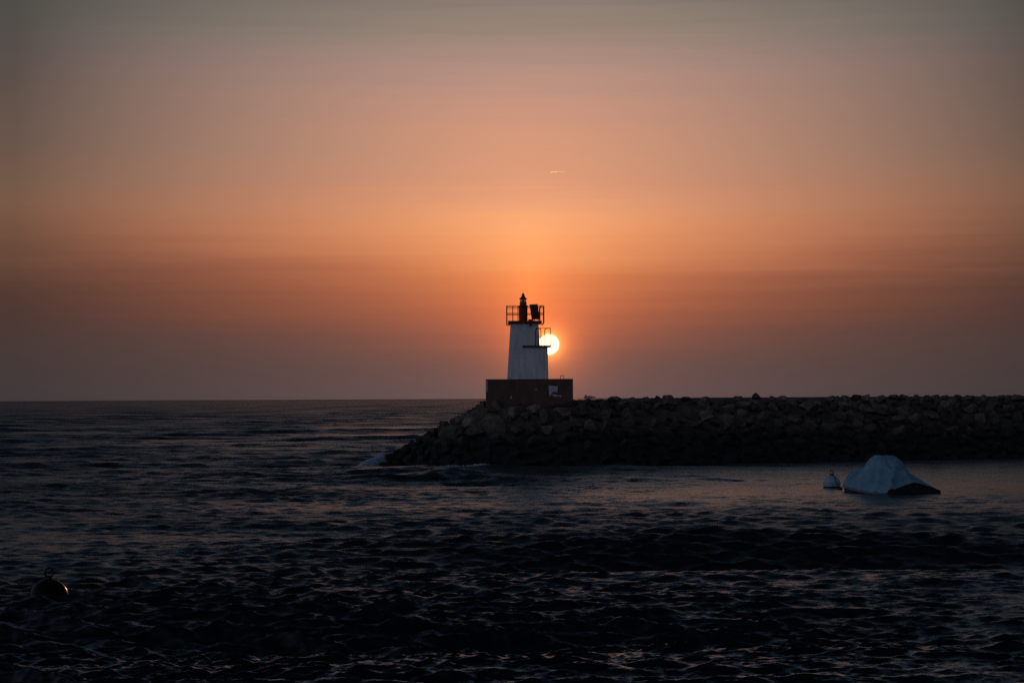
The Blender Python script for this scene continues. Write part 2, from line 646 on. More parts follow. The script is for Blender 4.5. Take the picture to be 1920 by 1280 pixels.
def build_sea():
    rows = [2.0, 6.0, 10.0, 14.0, 18.0, 22.0, 26.0]
    D = 28.0
    while D < 9000:
        rows.append(D)
        D += max(.05, min(.42 * D * D / (CAMZ * F * .533), (.0030 if D < 700 else .006) * D))
    rows = np.array(rows + [9000.0])
    core = np.linspace(-16.5, 16.5, 860)
    side = 16.5 + np.cumsum(np.linspace(.06, 3.2, 46))
    side = side[side < 100]
    angs = np.radians(np.concatenate([-side[::-1], core, side]))
    DD, AA = np.meshgrid(rows, angs, indexing='ij')
    X = (DD * np.tan(np.clip(AA, -R(60), R(60)))).astype(np.float64)
    Y = DD.astype(np.float64)
    big = np.abs(AA) > R(60)
    X = np.where(big, np.sign(AA) * DD * (math.tan(R(60)) + (np.abs(AA) - R(60)) * 6), X)
    cell = np.maximum(np.gradient(rows)[:, None] * np.ones_like(X), DD * R(33 / 860) * 1.0)
    # sheltered water inside the harbour, gusty patches outside
    sh = sigm((X - 6) / 5) * sigm((DD - 92) / 11) * sigm((178 + (X - 30) * .5 - DD) / 4)
    sh = np.clip(sh, 0, 1)
    amp = (1 - .80 * sh) * (1 - .2 * np.clip((DD - 140) / 100, 0, 1) * (1 - sh))
    near = np.clip((75 - DD) / 45, 0, 1)
    amp = amp * (1 + 1.3 * near)
    gust = np.zeros_like(X)
    for _ in range(9):
        th = rng.uniform(0, math.pi)
        L = rng.uniform(18, 60)
        gust += np.sin(2 * math.pi * (X * math.cos(th) * 1.0 + Y * math.sin(th)) / L + rng.uniform(0, 6.28))
    amp = amp * (1 + .11 * gust)
    amp = np.clip(amp, .1, 2.2)
    N = 150
    far_ = np.clip((DD - 75) / 70, 0, 1)            # longer waves die out towards the shore
    left = np.zeros_like(X)
    dz = np.zeros_like(X)
    dx = np.zeros_like(X)
    dy = np.zeros_like(X)
    lam_ = rng.uniform(11, 19, 7)                   # a low swell under the wind sea
    lam = np.exp(np.linspace(math.log(.16), math.log(10), N)) * rng.uniform(.94, 1.06, N)
    for L in np.concatenate([lam, lam_]):
        k = 2 * math.pi / L
        th = R(-98) + rng.normal(0, .55 if L < 1.6 else .5 if L < 4 else .42)
        kx, ky = math.cos(th) * k, math.sin(th) * k
        s = math.sqrt(2 * .050 / N)
        s *= 1.3 if L < 1.2 else 1.0 if L < 2.2 else .95 if L < 5 else .65 if L < 10.7 else 1.2
        a = s / k
        lod = np.clip((L / cell - 1.3) / 1.4, 0, 1)
        left += (1 - lod ** 2) * s * s / 2
        if lod.max() <= 0:
            continue
        ph = kx * X + ky * Y + rng.uniform(0, 6.283)
        sn, cs = np.sin(ph), np.cos(ph)
        q = a * lod * (1 - (1 - far_) * (min(.75, max(0, (L - 1.2) / 2.2)) if L < 10.7 else .3))
        dz += q * cs
        dx -= q * sn * math.cos(th)
        dy -= q * sn * math.sin(th)
    dz *= amp
    X2 = X + .7 * dx * amp
    Y2 = Y + .7 * dy * amp
    nr, nc = X.shape
    co = np.stack([X2, Y2, dz], -1).reshape(-1, 3).astype(np.float32)
    idx = np.arange(nr * nc).reshape(nr, nc)
    quads = np.stack([idx[:-1, :-1], idx[:-1, 1:], idx[1:, 1:], idx[1:, :-1]], -1).reshape(-1, 4).astype(np.int32)
    me = bpy.data.meshes.new("sea")
    me.vertices.add(len(co))
    me.vertices.foreach_set("co", co.ravel())
    me.loops.add(quads.size)
    me.loops.foreach_set("vertex_index", quads.ravel())
    me.polygons.add(len(quads))
    me.polygons.foreach_set("loop_start", np.arange(0, quads.size, 4, dtype=np.int32))
    me.polygons.foreach_set("use_smooth", np.ones(len(quads), dtype=bool))
    me.update(calc_edges=True)
    at_ = me.attributes.new("calm", 'FLOAT', 'POINT')
    at_.data.foreach_set("value", sh.ravel().astype(np.float32))
    rg = np.sqrt(np.sqrt(.0022 + (.4 + .25 * np.clip((DD - 220) / 350, 0, 1)) * left * amp ** 2))
    print("sea rows", nr, nc, "rough", rg.min(), rg.max())
    at2 = me.attributes.new("ripple", 'FLOAT', 'POINT')
    at2.data.foreach_set("value", np.clip(rg, .15, .5).ravel().astype(np.float32))
    global SEA
    SEA = co
    me.materials.append(M_water)
    o = bpy.data.objects.new("sea", me)
    o["kind"] = "structure"
    col.objects.link(o)
    return o


build_sea()


def sea_z(x, y, rad=.5):
    d = (SEA[:, 0] - x) ** 2 + (SEA[:, 1] - y) ** 2
    sel = d < rad * rad
    return float(SEA[sel, 2].mean()) if sel.any() else 0.0


# ------------------------------------------------------------------ breakwater mound and crest wall
def build_mound():
    xs = np.arange(-14, 74, .8)
    ys = np.arange(146, 206, .8)
    bm = bmesh.new()
    XX, YY = np.meshgrid(xs, ys, indexing='ij')
    H = mound_h(XX, YY) - .38
    grid = [[None] * len(ys) for _ in xs]
    for i in range(len(xs)):
        for j in range(len(ys)):
            h = H[i, j]
            if h > -1.8:
                h += .25 * noise.noise(Vector((XX[i, j] * .9, YY[i, j] * .9, 3)))
                grid[i][j] = bm.verts.new((XX[i, j], YY[i, j], h))
    for i in range(len(xs) - 1):
        for j in range(len(ys) - 1):
            q = [grid[i][j], grid[i + 1][j], grid[i + 1][j + 1], grid[i][j + 1]]
            if all(q):
                bm.faces.new(q)
    o = obj("breakwater_bed", bm, M_rock)
    o["kind"] = "structure"


build_mound()


def build_wall():
    bm = bmesh.new()
    # a low concrete crest wall that follows the spine
    pts = [SPINE[0] + (SPINE[1] - SPINE[0]) * .2] + SPINE[1:]
    prof = [(-.9, 3.4), (-.9, 4.47), (.9, 4.47), (.9, 3.4)]
    rings = []
    fine = []
    for a, b in zip(pts[:-1], pts[1:]):
        n = max(2, int((b - a).length / 1.5))
        for k in range(n):
            fine.append(a + (b - a) * (k / n))
    fine.append(pts[-1])
    for i, p in enumerate(fine):
        a = fine[max(0, i - 1)]
        b = fine[min(len(fine) - 1, i + 1)]
        d = (b - a).normalized()
        nn = Vector((d.y, -d.x))
        rings.append([bm.verts.new((p.x + nn.x * u, p.y + nn.y * u, z + .02 * noise.noise(Vector((p.x, p.y, u))))) for u, z in [(u_, z_ - (.12 * max(0, min(1, (9.5 - p.x) / 3)) if z_ > 4 else 0)) for u_, z_ in prof]])
    for A, B in zip(rings[:-1], rings[1:]):
        for k in range(4):
            bm.faces.new((A[k], A[(k + 1) % 4], B[(k + 1) % 4], B[k]))
    bm.faces.new(rings[0])
    bm.faces.new(rings[-1][::-1])
    o = obj("crest_wall", bm, M_wallc)
    tag(o, "long low concrete wall running along the top of the breakwater behind the boulders", "wall")


build_wall()

# ------------------------------------------------------------------ boulders
def rock_mesh(i):
    r = random.Random(100 + i)
    bm = bmesh.new()
    n = r.randint(11, 17)
    sx, sy, sz = r.uniform(.85, 1.15), r.uniform(.7, 1.0), r.uniform(.55, .85)
    for _ in range(n):
        v = Vector((r.gauss(0, 1), r.gauss(0, 1), r.gauss(0, 1))).normalized()
        # blocky: push towards a cube
        mx = max(abs(v.x), abs(v.y), abs(v.z))
        v = v.lerp(v / mx * .82, .55) * r.uniform(.88, 1.05)
        bm.verts.new((v.x * sx, v.y * sy, v.z * sz))
    res = bmesh.ops.convex_hull(bm, input=list(bm.verts))
    dead = [g for g in res["geom_interior"] if isinstance(g, bmesh.types.BMVert)] + [v for v in bm.verts if not v.link_faces]
    if dead:
        bmesh.ops.delete(bm, geom=list(set(dead)), context='VERTS')
    bmesh.ops.dissolve_limit(bm, angle_limit=R(14), verts=list(bm.verts), edges=list(bm.edges))
    bmesh.ops.bevel(bm, geom=list(bm.edges), offset=.085, segments=2, profile=.5, affect='EDGES', clamp_overlap=True)
    bmesh.ops.triangulate(bm, faces=list(bm.faces))
    bmesh.ops.subdivide_edges(bm, edges=[e for e in bm.edges if e.calc_length() > .3], cuts=1, use_grid_fill=True)
    bmesh.ops.triangulate(bm, faces=list(bm.faces))
    for v in bm.verts:
        d = v.co.normalized()
        v.co += d * (.10 * noise.noise(v.co * 1.6 + Vector((i * 7.1, 0, 0))) + .05 * noise.noise(v.co * 4 + Vector((0, i * 3.3, 0))))
    bmesh.ops.recalc_face_normals(bm, faces=bm.faces)
    me = bpy.data.meshes.new("boulder")
    bm.to_mesh(me)
    bm.free()
    me.materials.append(M_rock)
    return me


ROCKS = [rock_mesh(i) for i in range(26)]
PL_X0, PL_X1, PL_Y0, PL_Y1 = -1.80, 4.13, 156.9, 162.6     # plinth footprint


def sample_rocks():
    r = random.Random(4)
    out = []
    cellmap = {}
    tries = 0

    def ok(p, rad):
        gx, gy = int(p[0] // 1.6), int(p[1] // 1.6)
        for a in range(gx - 1, gx + 2):
            for b in range(gy - 1, gy + 2):
                for (q, qr) in cellmap.get((a, b), ()):
                    dd = math.sqrt((p[0] - q[0]) ** 2 + (p[1] - q[1]) ** 2 + (p[2] - q[2]) ** 2)
                    if dd < (rad + qr) * .74:
                        return False
        return True

    for phase, (n, lo, hi) in enumerate(((3800, .62, .88), (7000, .46, .62), (16000, .30, .44))):
        for _ in range(n):
            X = r.uniform(-11.5, 56)
            Y = r.uniform(147, 196)
            d = spine_d1(X, Y)
            if d < 1.25 or d > 11.0:
                continue
            if PL_X0 - .15 < X < PL_X1 + .15 and Y > PL_Y0 - .15 and Y < PL_Y1 + .2:
                continue
            # nothing of the seaward side is in view
            sx = (X - .2) * .51 - (Y - 160.5) * .86
            if sx < -1.0 and X > 1:
                continue
            h = float(mound_h(np.array(X), np.array(Y)))
            rad = r.uniform(lo, hi)
            if d < 2.6 and rad > .8:
                rad = .72
            if (X < -1.4 and Y > 156) or (X < 7 and Y > 157.2 and d < 3):
                rad = min(rad, .58)
            if X < 6 and d > 7.5:
                rad = min(rad, .6)
            z = h - rad * (.95 if (X < -1.4 and h > 3.4) or (X < 7 and Y > 157.2 and d < 3) else .38 if d > 2.6 and h < 4 else .6) + r.uniform(-.06, .1)
            p = (X, Y, z)
            if ok(p, rad):
                cellmap.setdefault((int(X // 1.6), int(Y // 1.6)), []).append((p, rad))
                out.append([X, Y, z, rad, d])
    return out


rocks = sample_rocks()
# a few blocks the photo singles out on the crest
def crest_block(px, ytop, rad, D):
    p = at(px, ytop, D)
    rocks.append([p.x, D, p.z, rad, -1.0])


crest_block(1415, 736, .50, 166.5)
for px, yt, rd in ((1100, 747, .3), (1122, 747.2, .35), (1152, 742.6, .5), (1185, 743.2, .42), (1214, 743.0, .42), (1233, 741, .22), (1256, 740.2, .62), (1286, 743, .4),
                   (1322, 742.8, .36), (1381, 742, .4), (1448, 741.6, .38), (1468, 741.2, .36), (1560, 741.5, .4), (1584, 741, .4), (1606, 738.9, .5), (1626, 738.8, .55),
                   (1650, 739.3, .62), (1674, 739.4, .5), (1689, 738.8, .36), (1697, 739.6, .4), (1716, 739.4, .42), (1740, 740, .46), (1751, 739, .5), (1772, 740.6, .4),
                   (1793, 739.4, .36), (1822, 740.8, .5), (1850, 739.3, .55), (1878, 740, .5), (1910, 739.2, .62)):
    crest_block(px, yt, rd, 156.2 + (px - 1075) / 845 * 20)

for X, Y, z, rad in ((-9.0, 156.2, .2, .55), (-9.55, 156.4, .1, .5), (-8.5, 155.6, .0, .5), (-8.9, 157.2, .2, .5), (-8.3, 156.6, .45, .5)):
    rocks.append([X, Y, z, rad, 9.0])
info = []
for X, Y, z, rad, d in rocks:
    px, py = proj((X, Y, z + rad * .25))
    vis = -10 < px < 1930
    info.append((rad * rad / (Y * Y) * (2.5 if d < 0 else 1) * (1.0 if vis else 0.0) * (1 if z > -.35 else .1), px, py))
order = sorted(range(len(rocks)), key=lambda i: -info[i][0])
single = set(i for i in order[:300] if info[i][0] > 0)
COLS = [(-99, 780, "by the splash at the left tip"), (780, 911, "left of the plinth"), (911, 990, "under the plinth's left half"),
        (990, 1075, "under the white paint patch"), (1075, 1180, "just right of the plinth"), (1180, 1300, "below the twin crest blocks"),
        (1300, 1480, "below the lone crest block"), (1480, 1580, "above the white mooring buoy"),
        (1580, 1700, "above the covered boat's bow"), (1700, 1790, "above the covered boat's stern"), (1790, 2100, "right of the covered boat")]
ORD = ["", "first", "second", "third", "fourth", "fifth", "sixth", "seventh", "eighth", "ninth", "tenth", "eleventh", "twelfth", "thirteenth",
       "fourteenth", "fifteenth", "sixteenth", "seventeenth", "eighteenth", "nineteenth", "twentieth"] + ["later"] * 60
zones = {}
for i in single:
    X, Y, z, rad, d = rocks[i]
    _, px, py = info[i]
    if d < 0:
        z = 4.4
    c = [k for k, (a, b, _n) in enumerate(COLS) if a <= px < b]
    c = c[0] if c else len(COLS) - 1
    rw = "on the crest" if z > 3.35 else "high on the slope" if z > 2.3 else "low on the slope" if z > 1.0 else "at the waterline"
    zones.setdefault((c, rw), []).append((px, i))
labels = {}
for (c, rw), L in zones.items():
    L.sort()
    for k, (px, i) in enumerate(L):
        o_ = "only boulder" if len(L) == 1 else f"{ORD[k + 1]} boulder from left" if k < 20 else f"{ORD[len(L) - k]} boulder from right"
        labels[i] = f"{o_} {rw} {COLS[c][2]}"
stuffbm = bmesh.new()
rr = random.Random(8)
for i, (X, Y, z, rad, d) in enumerate(rocks):
    me = ROCKS[rr.randrange(len(ROCKS))]
    eul = (rr.uniform(-.35, .35), rr.uniform(-.35, .35), rr.uniform(0, 6.28)) if d >= 0 else (rr.uniform(-.1, .1), rr.uniform(-.1, .1), rr.uniform(0, 6.28))
    if d >= 0 and rr.random() < .35:
        eul = (rr.uniform(0, 6.28), rr.uniform(0, 6.28), rr.uniform(0, 6.28))
    s = rad * 1.06
    sv = (s * rr.uniform(.9, 1.15), s * rr.uniform(.9, 1.15), s * (rr.uniform(.85, 1.1) if d >= 0 else .9))
    mat = Matrix.LocRotScale(Vector((X, Y, z)), __import__("mathutils").Euler(eul), Vector(sv))
    if d < 0:                                   # crest blocks are set by their top
        hi = max(v.co.z for v in me.vertices)
        mat.translation.z = z - hi * sv[2]
    if i in single:
        o = bpy.data.objects.new("boulder", me)
        o.matrix_world = mat
        col.objects.link(o)
        lab = labels[i]
        if d < 0 and abs(info[i][1] - 1415) < 4:
            lab = "lone block standing up highest on the breakwater crest against the sky"
        tag(o, lab, "boulder", "boulders heaped on the breakwater")
    elif X < 56:
        n0 = len(stuffbm.verts)
        stuffbm.from_mesh(me)
        stuffbm.verts.ensure_lookup_table()
        bmesh.ops.transform(stuffbm, matrix=mat, verts=stuffbm.verts[n0:])
o = obj("rubble", stuffbm, M_rock)
tag(o, "smaller dark stones filling the gaps between the boulders of the breakwater", "rubble", kind="stuff")
print("rocks", len(rocks), "single", len(single), "zone max", max(len(v) for v in zones.values()))

# ------------------------------------------------------------------ the lighthouse
PXM = 159.3 / F            # metres per photo pixel at the tower's middle
TY = 159.3
ZP = 5.80                  # top of the plinth
LH = thing("lighthouse", "small white square lighthouse with red lantern on a dark plinth at the breakwater tip", "lighthouse", (.86, TY, ZP))

bm = bmesh.new()
box(bm, ((PL_X0 + PL_X1) / 2, (PL_Y0 + PL_Y1) / 2, (3.2 + ZP) / 2), (PL_X1 - PL_X0, PL_Y1 - PL_Y0, ZP - 3.2))
bevel_all(bm, .03, 2)
plinth = obj("plinth", bm, M_plinth, LH)
# the remains of white paint on its front face, an irregular scraped patch with runs below
def patch(name, outline, thick=.006):
    bm = bmesh.new()
    A = [bm.verts.new((at(px, py, PL_Y0).x, PL_Y0 - .003 - thick, at(px, py, PL_Y0).z)) for px, py in outline]
    B = [bm.verts.new((v.co.x, PL_Y0 + .01, v.co.z)) for v in A]
    bm.faces.new(A)
    bm.faces.new(B[::-1])
    n = len(A)
    for k in range(n):
        bm.faces.new((A[k], B[k], B[(k + 1) % n], A[(k + 1) % n]))
    return obj(name, bm, M_chip, plinth)


patch("pale_patch", [(1029, 722), (1033, 722.6), (1039, 723.2), (1046, 723.8), (1045.4, 730), (1044.2, 736.5), (1043, 734), (1042.2, 736.8), (1041.2, 733.5), (1039.6, 735.2),
                      (1038, 733), (1036, 735), (1034, 737.5), (1032.4, 741.5), (1030.6, 742.3), (1029, 737), (1029.4, 733), (1028.5, 728)])
patch("pale_patch", [(1034.4, 738.3), (1038, 739), (1042, 739.6), (1048, 740.6), (1054, 741.8), (1053.2, 743), (1051.6, 743), (1051, 746.4), (1049.6, 742.6), (1046, 741.8),
                      (1042.4, 743.6), (1041, 742.8), (1038.6, 742.8), (1036.6, 740.8)])
patch("pale_patch", [(1001, 728.6), (1004, 729), (1008, 729.6), (1007, 730.8), (1004, 730.2)])
patch("pale_patch", [(957, 742.5), (959, 742), (959.4, 747), (957.4, 747.4)])
patch("pale_patch", [(1068.6, 725.5), (1069.6, 727), (1069.2, 728), (1068.2, 726.6)])
patch("pale_patch", [(911.8, 713), (914, 713.4), (914, 734), (911.8, 735)])  # narrow pale strip at the plinth's left edge, drawn for its side face
# hoop of the access ladder at the back right of the plinth top
bm = bmesh.new()
x0, x1 = at(1051, 704, PL_Y1 - .6).x, at(1057, 704, PL_Y1 - .6).x
tube(bm, frame_path(x0, x1, ZP - .02, ZP + .27, PL_Y1 - .6, .04), .02, 6)
obj("ladder_hoop", bm, M_rail, plinth)

# tapered square tower
TW0, TW1 = 2.42, 1.92
ZG = 9.62
CX = .86
bm = bmesh.new()
box(bm, (CX, TY, (ZP + ZG) / 2), (TW0, TW0, ZG - ZP), taper=(TW1 / TW0, TW1 / TW0))
vert_e = [e for e in bm.edges if abs(e.verts[0].co.z - e.verts[1].co.z) > 1]
bmesh.ops.bevel(bm, geom=vert_e, offset=.06, segments=3, profile=.5, affect='EDGES')
body = obj("tower_wall", bm, M_white, LH)
# base course of the tower
# small lamp under the gallery
bm = bmesh.new()
fy = TY - TW1 / 2 - .03
lp = at(994.5, 607, fy)
lathe(bm, (lp.x, fy - .12, lp.z - .16), [(.0, 0), (.06, .0), (.085, .05), (.09, .1), (.05, .16), (.03, .24), (0, .24)], 12)
tube(bm, [(lp.x, fy - .12, lp.z + .05), (lp.x, fy - .12, lp.z + .14), (lp.x, fy + .05, lp.z + .14)], .015, 6)
obj("wall_lamp", bm, M_rail, LH, True)

# annex with its flat roof terrace
AX0, AX1, AY0 = .87, 2.47, 157.75
ZA = 7.98
bm = bmesh.new()
box(bm, ((AX0 + AX1) / 2, AY0 + 1.0, (ZP + ZA) / 2), (AX1 - AX0, 2.0, ZA - ZP), taper=(.975, .985))
vert_e = [e for e in bm.edges if abs(e.verts[0].co.z - e.verts[1].co.z) > 1]
bmesh.ops.bevel(bm, geom=vert_e, offset=.03, segments=2, profile=.5, affect='EDGES')
annex = obj("annex", bm, M_white, LH)
bm = bmesh.new()
box(bm, ((.72 + 2.68) / 2, AY0 + 1.0, ZA + .06), (2.68 - .72, 2.3, .12))
bevel_all(bm, .015, 1)
slab = obj("terrace_slab", bm, M_plinth, annex)
ZT = ZA + .12
tr = obj("terrace_railing", (lambda b: (tube(b, [(1.66, AY0 - .02, ZT + 1.17), (2.64, AY0 - .02, ZT + 1.17), (2.64, AY0 + 1.95, ZT + 1.17)], .022, 6),
                                        tube(b, [(1.66, AY0 - .02, ZT + .60), (2.20, AY0 - .02, ZT + .60)], .016, 6), b)[-1])(bmesh.new()), M_rail, LH)
for (xa, xb, la, lb) in ((1.62, 1.98, True, True), (2.24, 2.62, True, False)):
    bm = bmesh.new()
    tube(bm, frame_path(xa, xb, ZT - .02, ZT + 1.14, AY0 - .02, .1, la, lb), .03, 6)
    obj("hoop", bm, M_rail, tr)
for yy in (AY0 + .95, AY0 + 1.95):
    bm = bmesh.new()
    tube(bm, [(2.64, yy, ZT - .02), (2.64, yy, ZT + 1.15)], .02, 6)
    obj("post", bm, M_rail, tr)

# gallery slab and railing
bm = bmesh.new()
box(bm, (CX + .03, TY, ZG + .10), (2.32, 2.32, .16))
box(bm, (CX + .03, TY, ZG + .01), (2.08, 2.08, .06))
gal = obj("gallery", bm, M_red, LH)
ZS = ZG + .18
G = 1.27
GX = CX + .06
rail = bmesh.new()
for zz, r_ in ((ZS + 1.02, .02), (ZS + .94, .014), (ZS + .50, .028)):
    tube(rail, [(GX - G, TY - G, zz), (GX + G, TY - G, zz), (GX + G, TY + G, zz), (GX - G, TY + G, zz)], r_, 6, closed=True)
grail = obj("gallery_railing", rail, M_rail, LH)
for sy in (-1, 1):
    for xo, r_ in ((-G, .04), (-.86, .03), (-.50, .024), (.1, .022), (.62, .022)):
        bm = bmesh.new()
        if xo == -G:
            # corner post stands off the slab and turns in under it
            tube(bm, [(GX + xo, TY + sy * G, ZS + 1.04), (GX + xo, TY + sy * G, ZG - .06), (GX + xo + .2, TY + sy * (G - .15), ZG - .06)], r_, 7)
        else:
            tube(bm, [(GX + xo, TY + sy * G, ZS + 1.03), (GX + xo, TY + sy * G, ZG - .02 if sy > 0 else ZS - .06)], r_, 6)
        obj("post", bm, M_rail, grail)
    bm = bmesh.new()
    tube(bm, frame_path(GX + 1.0, GX + G, ZG + .02, ZS + 1.03, TY + sy * G, .13, True, False), .034, 7)
    tube(bm, [(GX + G, TY + sy * G, ZG + .03), (GX + G - .01, TY + sy * G, ZG - .02), (GX + G - .25, TY + sy * (G - .15), ZG - .02)], .026, 6)
    obj("hoop", bm, M_rail, grail)

# lantern on its red column
LX = at(981, 590, TY).x
bm = bmesh.new()
lathe(bm, (LX, TY, ZS - .01), [(.30, 0), (.305, 1.02), (.33, 1.02), (.33, 1.09), (.25, 1.09), (.23, 1.26), (.25, 1.26), (.25, 1.30)], 20)
ped = obj("lantern_column", bm, M_red, LH)
bm = bmesh.new()
lathe(bm, (LX, TY, ZS + 1.29), [(.235, 0), (.21, .02), (.21, .21), (.235, .23)], 20)
lan = obj("lantern_glass", bm, M_glass, LH, True)
for k in range(6):
    a = R(60 * k + 25)
    bm = bmesh.new()
    tube(bm, [(LX + .225 * math.cos(a), TY + .225 * math.sin(a), ZS + 1.27), (LX + .225 * math.cos(a), TY + .225 * math.sin(a), ZS + 1.54)], .013, 5)
    obj("glazing_bar", bm, M_red, lan)
bm = bmesh.new()
lathe(bm, (LX, TY, ZS + 1.31), [(.05, 0), (.05, .05), (.075, .07), (.075, .15), (.05, .17), (0, .18)], 12)
obj("lamp", bm, M_metal, lan, True)
bm = bmesh.new()
lathe(bm, (LX, TY, ZS + 1.52), [(.275, 0), (.275, .04), (.20, .09), (.13, .19), (.105, .22), (.105, .32), (.06, .38), (.03, .42), (.012, .46), (0, .47)], 20)
obj("lantern_roof", bm, M_red, LH)

# solar panel
psi, T = R(-36), R(14)
pc = at(1002.5, 584.5, TY - .55)
wv = Vector((math.cos(psi), math.sin(psi), 0))
hv = Vector((-math.sin(psi), math.cos(psi), 0))
uv = Vector((0, 0, math.cos(T))) - hv * math.sin(T)
nv = wv.cross(uv)
rot = Matrix((wv, nv, uv)).transposed()
bm = bmesh.new()
box(bm, pc, (.62, .035, 1.02), rot=rot)
pan = obj("solar_panel", bm, M_panel, LH)
bm = bmesh.new()
for sx_, sz_, dims in ((-.318, 0, (.03, .05, 1.06)), (.318, 0, (.03, .05, 1.06)), (0, .518, (.606, .05, .03)), (0, -.518, (.606, .05, .03))):
    box(bm, pc + rot @ Vector((sx_, 0, sz_)), dims, rot=rot)
obj("panel_frame", bm, M_metal, pan)
for sx_ in (-.25, .25):
    foot = pc + rot @ Vector((sx_, .08, -.55))
    bm = bmesh.new()
    tube(bm, [pc + rot @ Vector((sx_, .04, -.1)), (foot.x, foot.y + .1, ZS - .01)], .02, 6)
    tube(bm, [pc + rot @ Vector((sx_, .02, -.5)), (foot.x, foot.y - .02, ZS - .01)], .02, 6)
    obj("panel_leg", bm, M_metal, pan)
bm = bmesh.new()
bx_ = at(995, 598, TY - .8)
box(bm, (bx_.x, TY - .8, ZS + .05), (.34, .25, .12))
bevel_all(bm, .012, 1)
obj("battery_box", bm, M_red, LH)

# ------------------------------------------------------------------ covered boat
ST = Vector((18.32, 105.5, -.03))
hx = Vector((-.346, .938, 0)).normalized()
sxv = Vector((hx.y, -hx.x, 0))
LEN = 5.9


def interp(x, pts):
    for (a, va), (b, vb) in zip(pts[:-1], pts[1:]):
        if x <= b:
            u = (x - a) / (b - a)
            return va + (vb - va) * u
    return pts[-1][1]


B_ = [(0, 1.38), (.4, 1.42), (.65, 1.25), (.82, .98), (.93, .66), (1.0, .30)]
E_ = [(0, .21), (.35, .24), (.7, .34), (1.0, .48)]
R_ = [(0, .62), (.12, .96), (.22, 1.20), (.27, 1.34), (.37, 1.73), (.42, 1.79), (.50, 1.80), (.54, 1.72), (.66, 1.12), (.74, .95), (.80, 1.04), (.86, 1.13), (.91, 1.15), (.95, 1.06), (.98, .90), (1.0, .66)]
P_ = [(0, 1.15), (.2, 1.25), (.36, 1.6), (.52, 1.7), (.66, 1.3), (.85, 2.2), (1.0, 2.4)]


def cover_z(tt, v):
    b, e, r_, p = interp(tt, B_), interp(tt, E_), interp(tt, R_), interp(tt, P_)
    # tent section: a flat top over the console, straight sides, a little belly
    ft = interp(tt, [(0, 0), (.25, .06), (.38, .25), (.52, .27), (.64, .12), (.8, .05), (1, .0)])
    w_ = max(0.0, (abs(v) - ft) / (1 - ft))
    z = e + (r_ - e) * (1 - (.5 * w_ + .5 * w_ ** (p + .5)))
    # taut folds running from the shoulder to the stern corners and gunwale
    def fold(t0, v0, t1, v1, am, wd):
        ax, ay, bx2, by2 = t0 * LEN, v0 * 1.4, t1 * LEN, v1 * 1.4
        px_, py_ = tt * LEN, v * 1.4
        dx_, dy_ = bx2 - ax, by2 - ay
        u = max(0, min(1, ((px_ - ax) * dx_ + (py_ - ay) * dy_) / (dx_ * dx_ + dy_ * dy_)))
        dd = math.hypot(px_ - ax - u * dx_, py_ - ay - u * dy_)
        return am * math.exp(-(dd / wd) ** 2) * min(1, 4 * u + .3) * min(1, (1 - u) * 3 + .25)
    z += fold(.25, -.05, .0, -.95, .27, .14) + fold(.24, .0, .0, .97, .07, .2)
    z += fold(.40, -.30, .16, -.97, .12, .09) + fold(.42, -.32, .32, -.97, .13, .08) + fold(.48, -.32, .50, -.97, .12, .09) + fold(.52, -.30, .66, -.95, .12, .09)
    z -= fold(.34, -.20, .24, -.08, .22, .10) + fold(.24, -.10, .26, .24, .20, .10) + fold(.30, .3, .14, .7, .07, .12)
    z += .014 * math.sin(tt * 47 + v * 5) * (1 - abs(v)) + .018 * noise.noise(Vector((tt * 9, v * 5, 2.2)))
    return z


def boat_pt(tt, v, z, k=1.0):
    return ST + hx * (tt * LEN) + sxv * (v * interp(min(1, tt), B_) * k) + Vector((0, 0, z))


boat = thing("covered_boat", "small motorboat under a taut blue cloth cover, moored right of the white buoy", "boat", tuple(ST))
NT_, NV_ = 72, 44
bm = bmesh.new()
g = []
for i in range(NT_ + 1):
    tt = i / NT_
    row = []
    for j in range(NV_ + 1):
        v = -1 + 2 * j / NV_
        # gather the bow end
        row.append(bm.verts.new(boat_pt(tt, v, cover_z(tt, v))))
    g.append(row)
for i in range(NT_):
    for j in range(NV_):
        bm.faces.new((g[i][j], g[i + 1][j], g[i + 1][j + 1], g[i][j + 1]))
# skirt hanging over the gunwale, sides and bow
def skirt(line):
    low = []
    for q in line:
        out = Vector((q.co.x, q.co.y, 0)) - (ST + hx * (LEN * .5))
        low.append(bm.verts.new(q.co + Vector((0, 0, -.10 + .025 * noise.noise(q.co * 3))) + out.normalized() * .015))
    for a, b, c, d in zip(line[:-1], line[1:], low[1:], low[:-1]):
        bm.faces.new((a, b, c, d))


skirt([g[i][0] for i in range(NT_ + 1)])
skirt([g[i][-1] for i in range(NT_ + 1)])
# rounded bow end
bow = g[-1]
low = [bm.verts.new(boat_pt(1.0, -1 + 2 * j / NV_, .36 + .02 * math.cos(j)) + hx * (.16 * (1 - (abs(-1 + 2 * j / NV_)) ** 2))) for j in range(NV_ + 1)]
mid = [bm.verts.new((bow[j].co * .5 + low[j].co * .5) + hx * (.10 * (1 - (abs(-1 + 2 * j / NV_)) ** 2))) for j in range(NV_ + 1)]
for j in range(NV_):
    bm.faces.new((bow[j], bow[j + 1], mid[j + 1], mid[j]))
    bm.faces.new((mid[j], mid[j + 1], low[j + 1], low[j]))
cover = obj("cover", bm, M_cloth, boat, True)
md = cover.modifiers.new("thick", 'SOLIDIFY')
md.thickness = .012
md.offset = -1
